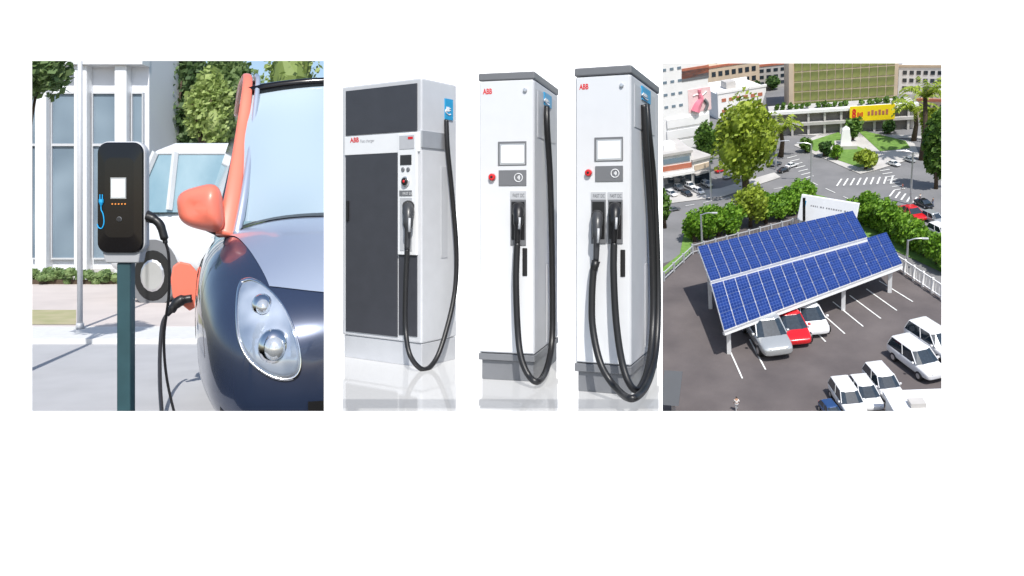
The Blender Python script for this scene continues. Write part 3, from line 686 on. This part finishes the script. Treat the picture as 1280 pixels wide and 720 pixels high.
t,W,H,M=B('office_block','distant beige block at the top left behind the large tree','building',(886,128),(950,118),86,2,BEIGE); wins(t,W,H,3,7,DGLASS); parapet(t,W,H,2,BRICK)
t,W,H,M=B('shop_building','low white and red building beside the large tree','building',(898,150),(958,140),118,1.6,OFFW); wins(t,W,H,2,6,BRICK,fz_=.3); parapet(t,W,H,1.6,OFFW)
t,W,H,M=B('apartment_building','small grey house left of the glass office tower','building',(946,112),(985,108),84,2,CONC); wins(t,W,H,3,4,DGLASS); parapet(t,W,H,2,BRICK)
t,W,H,M=B('apartment_building','pale block in the distance at the top right','building',(1122,118),(1200,120),84,2,OFFW); wins(t,W,H,3,8,DGLASS); parapet(t,W,H,2,BEIGE)
t,W,H,M=B('apartment_building','brown low building behind the palms at the right edge','building',(1145,150),(1200,153),126,1.2,BEIGE); wins(t,W,H,2,6,DGLASS); parapet(t,W,H,1.2,BRICK)
t,W,H,M=B('apartment_building','far pale houses along the top edge above the white building','building',(885,92),(1000,90),70,2,OFFW); wins(t,W,H,2,12,CONCD); parapet(t,W,H,2,BRICK)
t,W,H,M=B('mural_building','tall white building with a pink mural at the left edge','building',(829.5,206),(889,196),62,2.2,OFFW)
wins(t,W,H,5,3,BGLASS,.05,.5,.45,.98,.5,.2)
def onf(M,px,py): return onp(M,px,py,1,0)
a=onf(M,861,141); b=onf(M,888,108); MB().box(a.x,b.x,-.01,0.01,a.z,b.z).build('mural',PINK,t)
def mp(px,py): p=onf(M,px,py); return (p.x,-.014,p.z)
MB().tube([mp(874,112),mp(874,115)],[.05,.05],10).build('mural_figure_head',ROSE,t)
MB().tube(spline([mp(874,117),mp(876,124),mp(872,131),mp(869,139)]),[.05+.004*k for k in range(25)],8).build('mural_figure_dress',ROSE,t)
MB().tube(spline([mp(866,120),mp(871,118),mp(877,119),mp(883,114)]),.02,6).build('mural_figure_arms',OFFW,t)
MB().tube(spline([mp(880,124),mp(884,130),mp(881,138)]),.05,8).build('mural_flower',CAPG,t)
for k in range(4):
    p=onf(M,852,86+k*3.2); r_=onf(M,886,87.4+k*3.2); MB().box(p.x,r_.x,-.012,0,r_.z,p.z).build('signage_band',CAPG if k%2 else BRICK,t)
for k in range(3):
    p=onf(M,833,150+k*14); r_=onf(M,886,152+k*14); MB().box(p.x,r_.x,-.05,0,r_.z,p.z).build('ledge',OFFW,t)
# shops at the corner: irregular low volumes
t,W,H,M=B('corner_shop','low white shop with a dark glazed front and red fascia at the left edge','shop',(829,238),(866,232),196,1.2,OFFW)
MB().box(W*.04,W*.96,-.015,0,H*.05,H*.38).build('shop_window',DGLASS,t); MB().box(-.02,W+.02,-.16,-.001,H*.42,H*.5).build('awning',OFFW,t)
MB().box(W*.02,W*.98,-.03,-.001,H*.56,H*.7).build('fascia',BRICK,t); MB().box(W*.06,W*.94,-.015,0,H*.76,H*.9).build('window',BGLASS,t)
MB().box(-.03,W+.03,-.05,1.22,H,H+.07).build('roof',CONC,t); MB().box(W*.2,W*.6,.3,.7,H+.07,H+.22).build('roof_box',OFFW,t)
t,W,H,M=B('corner_shop','slightly lower white shop with brown sign right of the red fascia shop','shop',(867,232),(889,226),202,1.0,OFFW)
MB().box(W*.06,W*.94,-.015,0,H*.05,H*.42).build('shop_window',DGLASS,t); MB().box(0,W,-.14,-.001,H*.46,H*.54).build('awning',CONC,t)
MB().box(W*.08,W*.92,-.03,-.001,H*.62,H*.82).build('fascia',BEIGE,t); MB().box(-.03,W+.03,-.05,1.02,H,H+.06).build('roof',CONC,t)
t,W,H,M=B('office_tower','large green and gold glass office building at the top','building',(986,146),(1121,138),40,2.0,BEIGE)
wins(t,W,H,8,12,GGLASS,.05,.97,.06,1.0,.9,.86); MB().box(0,W*.04,-.14,-.001,0,H).build('fin',BEIGE,t)
t,W,H,M=B('office_podium','grey concrete podium with dark openings below the green glass tower','building',(962,170),(1143,160),140,.75,CONC)
for k,(z_,h_) in enumerate(((.05,.3),(.5,.3))):
    MB().box(W*.03,W*.97,-.02,.0,H*z_,H*(z_+h_)).build('dark_opening',CONCD,t)
for z_ in (.42,.92): MB().box(-.05,W+.05,-.2,.0,H*z_,H*z_+.09).build('floor_slab',OFFW if z_>.9 else CONC,t)
for k in range(9): MB().box(W*(.04+k*.113),W*(.055+k*.113),-.15,-.05,0,H*.92).build('column',CONC,t)
for k,(xa,xb,zz) in enumerate(((.04,.3,H+.02),(.33,.56,H+.02),(.62,.95,H+.02))):
    mb=MB()
    for j in range(6):
        xx=W*(xa+(xb-xa)*(j+.5)/6); cc=crown_mb((xx,.12,zz+.08),W*(xb-xa)/10,.14,.13,120,.04,300+k*10+j,3,.9); mb.add(cc.v,cc.f)
    mb.build('terrace_planting',LEAF1,t)
a=onp(M,1062,152,1,-.26); b=onp(M,1119,130,1,-.26)
s_=thing('banner_sign','yellow banner with red marks fixed across the grey podium','sign',M@T((a.x,-.26,a.z)))
wd=b.x-a.x; hd=b.z-a.z
MB().box(0,wd,-.01,.03,0,hd).build('board',YEL,s_)
text('8',s_,wd*.05,wd*.14,hd*.2,hd*.85,-.014,RED,bold=.05)
for k in range(3): MB().box(wd*(.17+k*.045),wd*(.2+k*.045),-.016,-.01,hd*.3,hd*(.55 if k%2 else .6)).build('lettering_mark',RED,s_)
for k in range(6): MB().box(wd*(.4+k*.08),wd*(.45+k*.08),-.016,-.01,hd*.35,hd*(.7 if k%2 else .62)).build('lettering_mark',BRICK,s_)
t=thing('monument','white stone pillar monument on the plaza','monument',M3@T(g3(1057,184))); h_=hgt(1057,184,157)
MB().rings([[(-.16,-.16,0),(.16,-.16,0),(.16,.16,0),(-.16,.16,0)],[(-.1,-.1,h_*.85),(.1,-.1,h_*.85),(.1,.1,h_*.85),(-.1,.1,h_*.85)],[(0,0,h_),(.001,0,h_),(.001,.001,h_),(0,.001,h_)]]).build('pillar',OFFW,t)
MB().box(-.3,.3,-.3,.3,0,.12).build('base',CONC,t)
def t3(px,pb,pt,rpx,m,label,seed,n=900,leaf=.05,low=.25,group=None,trunk=.05,blobs=10):
    G=g3(px,pb); H=hgt(px,pb,pt); d=((M3@G)-CAM).y; r=rpx/F*d; lo=H*low; rz=(H-lo)/2
    return tree(M3@T(G),H,r,m,label,seed,group,n,leaf,trunk,H-rz,rz,blobs=blobs)
t3(933,243,115,40,LEAF2,'large bright green tree rising above the street, the tallest in the car park view',21,8000,.065,.12,None,.1,30)
t3(882,205,146,17,LEAF1,'dark green tree between the white mural building and the large bright tree',22,1600,.06,.1)
t3(905,190,150,15,LEAF1,'mid green tree just left of the large bright tree top',23,1300,.06,.1)
t3(938,284,232,22,LEAF2,'bushy tree in the row directly under the large bright tree',24,1900,.05,.05)
t3(1066,180,145,11,LEAF1,'small tree beside the white monument on the plaza',25,700,.08)
t3(1082,212,185,13,LEAF2,'round light green tree at the near corner of the plaza',26,700,.07,.1)
t3(1030,196,176,9,LEAF3,'small dark bush tree on the left side of the plaza',27,500,.06,.1)
t3(1008,190,170,9,LEAF1,'small green tree at the left corner of the plaza',28,500,.06,.1)
t3(1046,200,180,8,LEAF4,'small bright tree near the middle lawn of the plaza',29,450,.06,.1)
t3(1110,168,150,8,LEAF3,'small dark tree in front of the yellow banner',30,400,.07,.1)
t3(1170,236,138,19,LEAF1,'tall dense tree at the right edge of the car park view',31,2600,.07,.1)
t3(1158,190,128,12,LEAF2,'loose light green tree left of the dense tree at the right edge',32,900,.08,.2)
t3(831,285,232,8,LEAF1,'narrow green tree at the left edge beside the street',33,800,.06,.15)
t3(946,122,100,7,LEAF3,'small distant tree left of the glass office tower',35,400,.08,.1)
t3(965,112,92,10,LEAF3,'wide distant tree near the top edge beside the small grey house',36,500,.09,.05)
t3(1128,108,84,8,LEAF1,'distant tree at the right side of the glass office tower',37,400,.09,.05)
OR=['first','second','third','fourth','fifth','sixth','seventh','eighth','ninth','tenth','eleventh']
rowL=[(868,302),(882,299),(898,295),(914,291),(957,279),(974,274),(990,268),(1004,258)]
for i,(x,y) in enumerate(rowL):
    t3(x,y,y-random.uniform(38,42),random.uniform(16,18),LEAF4,OR[i]+' tree from the left in the clipped row behind the solar canopy',50+i,1700,.045,.02,'clipped trees behind the canopy left',blobs=14)
rowR=[(1076,277),(1089,283),(1102,290),(1115,297),(1128,304),(1142,312),(1157,321),(1172,330),(1187,340)]
for i,(x,y) in enumerate(rowR):
    t3(x,y,y-random.uniform(38,42),random.uniform(17,19),LEAF4,OR[i]+' tree from the left in the clipped row running to the right edge',70+i,1900,.045,.02,'clipped trees right of the sign',blobs=16)
def palm(px,pb,pt,label,seed):
    G=g3(px,pb); H=hgt(px,pb,pt); t=thing('palm_tree',label,'palm tree',M3@T(G)); rnd=random.Random(seed)
    MB().tube([(0,0,0),(.05,0,H*.5),(0,0,H)],[.08,.06,.05],8).build('trunk',BARK,t,smooth=True); mb=MB()
    for k in range(22):
        a=rnd.random()*6.28; L_=.6; dr=rnd.uniform(-.1,.6)
        pts=[Vector((math.cos(a)*L_*f,math.sin(a)*L_*f,H+math.sin(f*2.4)*.35*(1-dr)-f*f*.5*dr)) for f in (0,.25,.5,.75,1)]
        n=Vector((-math.sin(a),math.cos(a),0))
        for j in range(4):
            for q_ in range(3):
                c_=pts[j].lerp(pts[j+1],q_/3); wd_=.16*(1-j/5)
                for s2 in (-1,1): mb.add([c_,c_+n*s2*wd_+Vector((math.cos(a)*.08,math.sin(a)*.08,-.07)),c_+Vector((math.cos(a)*.07,math.sin(a)*.07,0))],[(0,1,2)])
    mb.build('crown',LEAF2,t)
palm(1152,200,118,'tall palm at the upper right beside the podium',1)
palm(1142,176,136,'shorter palm left of the tall one at the upper right',2)
palm(976,196,160,'small palm at the kerb right of the large bright tree',3)
def lamp(px,pb,pt,label,side=1):
    G=g3(px,pb); H=hgt(px,pb,pt); t=thing('street_lamp',label,'street lamp',M3@T(G))
    MB().tube([(0,0,0),(0,0,H)],[.025,.018],8).build('pole',SILVER,t); MB().tube(spline([(0,0,H-.02),(side*.12,0,H+.03),(side*.28,0,H+.04)]),.013,6).build('arm',SILVER,t)
    MB().box(min(side*.24,side*.36),max(side*.24,side*.36),-.03,.03,H+.02,H+.05).build('lamp_head',CABG,t,bevel=.01)
lamp(878,312,268,'grey lamp post near the left end of the solar canopy')
lamp(889,250,200,'grey lamp post on the pavement below the corner shop')
lamp(1014,228,180,'grey lamp post at the junction left of the plaza',-1)
lamp(1138,256,190,'grey lamp post at the junction left of the palms',-1)
lamp(970,212,178,'grey lamp post on the kerb beside the large bright tree')
lamp(1133,340,300,'grey lamp post beside the right end of the solar canopy')
a=g3(996,290); b=g3(1067,304); M=M3@T(a)@RZ(math.atan2(b.y-a.y,b.x-a.x)); W=(b-a).length; t=thing('entrance_sign','long white sign board with small grey lettering behind the solar canopy','sign',M)
zt=onp(M,997,247,1,0).z
MB().quadprism([(0,-.0,zt*.35),(W,-.0,zt*.35),(W,.22,zt),(0,.22,zt)],(0,.05,0)).build('board',FRAMEW,t,bevel=.01)
for f in (.06,.5,.94): MB().box(W*f-.03,W*f+.03,.01,.05,0,zt*.36).build('leg',FRAMEW,t)
rnd=random.Random(4); x=W*.2
def ys_(z): return .22*(z/zt-.35)/.65
while x<W*.9:
    w_=rnd.uniform(.02,.045); MB().quadprism([(x,ys_(zt*.75)-.004,zt*.75),(x+w_,ys_(zt*.75)-.004,zt*.75),(x+w_,ys_(zt*.785)-.004,zt*.785),(x,ys_(zt*.785)-.004,zt*.785)],(0,.003,0)).build('lettering_mark',GREYT,t); x+=w_+rnd.choice((.02,.02,.05))
MB().quadprism([(W*.06,ys_(zt*.7)-.004,zt*.7),(W*.11,ys_(zt*.7)-.004,zt*.7),(W*.11,ys_(zt*.86)-.004,zt*.86),(W*.06,ys_(zt*.86)-.004,zt*.86)],(0,.003,0)).build('crest',BLUE,t)
t=thing('black_sign','tall narrow dark sign panel in front of the left end of the white sign board','sign',M3@T(g3(1005,294)))
h_=hgt(1005,294,248); MB().box(-.03,.03,0,.05,h_*.4,h_).build('board',BLK,t); MB().tube([(0,.025,0),(0,.025,h_*.4)],.02,8).build('leg',CAPG,t)
def fence(pa,pb_,h_,n,label,m):
    a=g3(*pa); b=g3(*pb_); M=M3@T(a)@RZ(math.atan2(b.y-a.y,b.x-a.x)); W=(b-a).length; t=thing('fence',label,'fence',M)
    for k in range(n+1): MB().box(W*k/n-.015,W*k/n+.015,-.02,.02,0,h_+.03).build('post',m,t)
    mb=MB()
    for z_ in (.06,h_): mb.box(.02,W-.02,-.01,.01,z_-.008,z_+.008)
    x=.06
    while x<W-.05: mb.box(x,x+.007,-.004,.004,.07,h_-.012); x+=.1
    mb.build('railing_panel',m,t)
fence((866,318),(1004,282),.22,10,'white railing fence behind the left half of the solar canopy',CABG)
fence((1120,336),(1190,384),.3,6,'white railing fence at the right edge of the car park',OFFW)
fence((830,352),(866,318),.2,3,'short grey railing fence at the left edge of the car park',CABG)
O3=g3(912,450); Mo=M3@T(O3)
t=thing('solar_canopy','large white steel parking canopy covered with two tiers of blue solar panels','solar canopy',Mo)
Hc=hgt(912,450,413)
def qa(px,py,H): return g3(px,py,H)-O3
def array(TL,TR,BR,BL,h0,h1,nc,nr):
    tl,tr,br,bl=qa(*TL,h1),qa(*TR,h1),qa(*BR,h0),qa(*BL,h0)
    def bi(u,v): return bl.lerp(br,u).lerp(tl.lerp(tr,u),v)
    n=(br-bl).cross(tl-bl).normalized()
    tr_=MB()
    tr_.rings([[bi(i/nc,0),bi(i/nc,.33),bi(i/nc,.67),bi(i/nc,1),bi(i/nc,1)-n*.04,bi(i/nc,.67)-n*.04,bi(i/nc,.33)-n*.04,bi(i/nc,0)-n*.04] for i in range(nc+1)])
    tr_.build('panel_tray',FRAMEW,t)
    for i in range(nc):
        for j in range(nr):
            e=.035; e2=.02
            qv=[bi((i+e)/nc,(j+e2)/nr),bi((i+1-e)/nc,(j+e2)/nr),bi((i+1-e)/nc,(j+1-e2)/nr),bi((i+e)/nc,(j+1-e2)/nr)]
            o=MB().quadprism([p+n*.02 for p in qv],-n*.012).build('solar_panel',SOLAR,t)
            uv=o.data.uv_layers.new(name='UVMap'); U_=[(0,0),(1,0),(1,1),(0,1)]
            for lp in o.data.loops: uv.data[lp.index].uv=U_[lp.vertex_index%4]
    return bi,n
bi1,n1=array((889,356),(1108,291),(1128,330),(905,414),Hc,Hc+.22,16,3)
bi2,n2=array((872,309),(1066,264),(1084,297),(888,352),Hc+.3,Hc+.5,16,3)
def strut(name,a,b,w_=.03,m=FRAMEW):
    MB().tube([a,b],w_*1.2,4).build(name,m,t)
for bi,us in ((bi1,(.03,.34,.66,.94)),(bi2,(.03,.34,.66,.97))):
    for u in us:
        for v in ((.12,) if bi is bi1 else (.5,)):
            p=bi(u,v); strut('column',Vector((p.x,p.y,0)),Vector((p.x,p.y,p.z-.07)),.04)
            strut('rafter',bi(u,0.02)-Vector((0,0,.1)),bi(u,.98)-Vector((0,0,.1)),.025)
            q_=bi(u,min(.98,v+.5)); strut('brace',Vector((p.x,p.y,p.z*.45)),q_-Vector((0,0,.1)),.015)
    strut('beam',bi(0,.03)-Vector((0,0,.08)),bi(1,.03)-Vector((0,0,.08)),.03); strut('beam',bi(0,.96)-Vector((0,0,.09)),bi(1,.96)-Vector((0,0,.09)),.025)
def car3(fx,fy_,rx,ry,paint,label,kind='hatch',group=None,wide=1.0):
    a,b=g3(fx,fy_),g3(rx,ry); d=a-b; L_=d.length; ang=math.atan2(d.y,d.x); c_=(a+b)/2; k=L_/4.3
    vehicle(M3@T((c_.x,c_.y,.012))@RZ(ang)@S(k,k*wide,k),paint,label,kind,group,sub=2,seg=20)
gC='cars parked under the solar canopy'
car3(974,452,942,406,SCAR,'silver hatchback parked under the left end of the solar canopy','suv',gC)
car3(1000,438,974,396,REDCAR,'red hatchback parked between two pale cars under the canopy','hatch',gC)
car3(1024,425,998,387,WCAR,'white hatchback parked right of the red car under the canopy','hatch',gC)
gW='white cars in the near right corner'
car3(1072,528,1047,490,WCAR,'white car at the bottom edge, leftmost of the near right cars','suv',gW)
car3(1094,519,1068,481,WCAR,'white car second from the left in the near right corner','hatch',gW)
car3(1120,508,1089,472,WCAR,'white car third from the left in the near right corner','suv',gW)
car3(1172,480,1121,442,WCAR,'white car below the topmost one in the near right corner','suv',gW)
car3(1196,458,1142,422,WCAR,'white car at the right edge, topmost of the near right cars','suv',gW)
car3(1050,534,1029,508,BLCAR,'dark blue car at the bottom edge beside the leftmost white car','hatch')
gS='cars by the corner shop'
for i,(x,y,p,lb) in enumerate([(838,246,WCAR,'white car farthest left in front of the corner shop'),(846,238,GCAR,'grey car tucked against the corner shop front'),(861,236,WCAR,'white car in the back row right of the corner shop door'),(882,234,SCAR,'silver car at the right end of the row below the mural building'),(857,246,BCAR,'black car in the near row before the corner shop'),(872,243,WCAR,'white car in the near row right of the black one')]):
    car3(x+7,y+1,x-4,y-4,p,lb,'hatch',gS)
for i,(x,y,p,lb) in enumerate([(900,214,REDCAR,'red car behind the trunk side of the large bright tree at left'),(910,222,SCAR,'silver car on the side street left of the large tree trunk'),(978,214,BCAR,'black car waiting at the junction right of the large tree'),(988,208,WCAR,'white car turning at the junction near the black car'),(968,206,GCAR,'grey car behind the black car at the junction')]):
    car3(x+8,y-1,x-5,y+3,p,lb,'sedan','cars around the junction')
car3(1124,209,1110,205,WCAR,'white car driving past the near corner of the plaza','sedan'); car3(1143,204,1131,200,SCAR,'silver car following behind the white one past the plaza','sedan')
car3(1152,279,1128,265,REDCAR,'red car on the street beyond the clipped trees at the right','sedan')
car3(1178,283,1156,273,SCAR,'silver car ahead of the red one near the right edge','suv')
car3(1190,303,1164,290,WCAR,'white car just behind the clipped trees at the right edge','suv')
car3(1164,262,1146,254,BCAR,'black car in the far lane above the red one at the right','sedan')
car3(850,262,836,265,GCAR,'grey car driving on the street at the left edge','sedan')
a=g3(1124,556); M=M3@T(a)@RZ(R(12)); t=thing('roof_building','flat white roof of a low building in the bottom right corner','building',M)
MB().box(0,2.4,0,.62,0,.4).build('wall',OFFW,t); MB().box(-.04,2.44,-.04,.66,.4,.45).build('roof',FRAMEW,t,bevel=.01); MB().box(.8,1.3,.3,.6,.45,.62).build('roof_box',OFFW,t); MB().box(.2,.4,.2,.35,.45,.52).build('roof_vent',CONC,t)
G=g3(842,516); t=thing('panel_stand','dark tilted panel on a stand at the bottom left edge of the car park','panel',M3@T(G))
MB().quadprism([(-.18,-.1,.2),(.1,-.1,.2),(.14,.22,.62),(-.14,.22,.62)],(0,.03,-.02)).build('panel',GCAR,t); MB().box(-.03,.03,0,.05,0,.25).build('leg',SILVER,t)
def person(px,pb,pt,label,shirt,trouser,stride=.18,ang=0):
    G=g3(px,pb); H=hgt(px,pb,pt); k=H/1.72; t=thing('person',label,'person',M3@T(G)@RZ(ang)@S(k))
    def skin(name,vs,es,rs,m,par,root=0):
        me=bpy.data.meshes.new(name); me.from_pydata(vs,es,[]); me.materials.append(m)
        o=bpy.data.objects.new(name,me); COL.objects.link(o); o.parent=par
        o.modifiers.new('k','SKIN')
        bm=bmesh.new(); bm.from_mesh(me); ly=bm.verts.layers.skin.verify()
        bm.verts.ensure_lookup_table()
        for i,v in enumerate(bm.verts): v[ly].radius=(rs[i],rs[i]*.85); v[ly].use_root=(i==root)
        bm.to_mesh(me); bm.free(); s2=o.modifiers.new('u','SUBSURF'); s2.levels=1; s2.render_levels=1; return o
    s_=stride
    skin('body',[(0,0,.95),(0,0,1.2),(0,0,1.42),(0,0,1.5),(0,.01,1.6),(0,.01,1.7),(.09,0,.9),(.1,s_,.5),(.1,s_*.9,.08),(.1,s_*.9+.14,.04),(-.09,0,.9),(-.1,-s_*.4,.5),(-.1,-s_,.1),(-.1,-s_+.13,.04),(.2,0,1.38),(.25,-.06,1.12),(.26,.04,.88),(.27,.07,.8),(-.2,0,1.38),(-.25,.06,1.12),(-.26,.14,.9),(-.27,.18,.82)],
      [(0,1),(1,2),(2,3),(3,4),(4,5),(0,6),(6,7),(7,8),(8,9),(0,10),(10,11),(11,12),(12,13),(2,14),(14,15),(15,16),(16,17),(2,18),(18,19),(19,20),(20,21)],
      [.14,.13,.14,.05,.095,.08,.09,.06,.04,.035,.09,.06,.04,.035,.06,.045,.035,.03,.06,.045,.035,.03],SKIN,t)
    skin('shirt',[(0,0,.93),(0,0,1.2),(0,0,1.43),(.2,0,1.38),(.25,-.06,1.14),(-.2,0,1.38),(-.25,.06,1.14)],[(0,1),(1,2),(2,3),(3,4),(2,5),(5,6)],[.17,.155,.15,.075,.06,.075,.06],shirt,t)
    skin('trousers',[(0,0,.96),(.09,0,.88),(.1,s_,.5),(.1,s_*.9,.12),(-.09,0,.88),(-.1,-s_*.4,.5),(-.1,-s_,.14)],[(0,1),(1,2),(2,3),(0,4),(4,5),(5,6)],[.15,.11,.08,.06,.11,.08,.06],trouser,t)
    crown_mb((0,-.01,1.69),.1,.1,.09,60,.02,3,3,1.0).build('hair',BLK,t)
person(921,514,496,'person in pale clothes walking at the bottom of the car park',OFFW,CABG,.2,.3)
person(1166,256,247,'person in a dark top crossing near the right edge',BCAR,BLCAR,.2,1)
person(1150,250,242,'person in a pale top crossing left of the lamp and palms',OFFW,BCAR,.15,.5)
person(1128,237,229,'person in a red top walking on the zebra crossing',REDCAR,GCAR,.15,2)
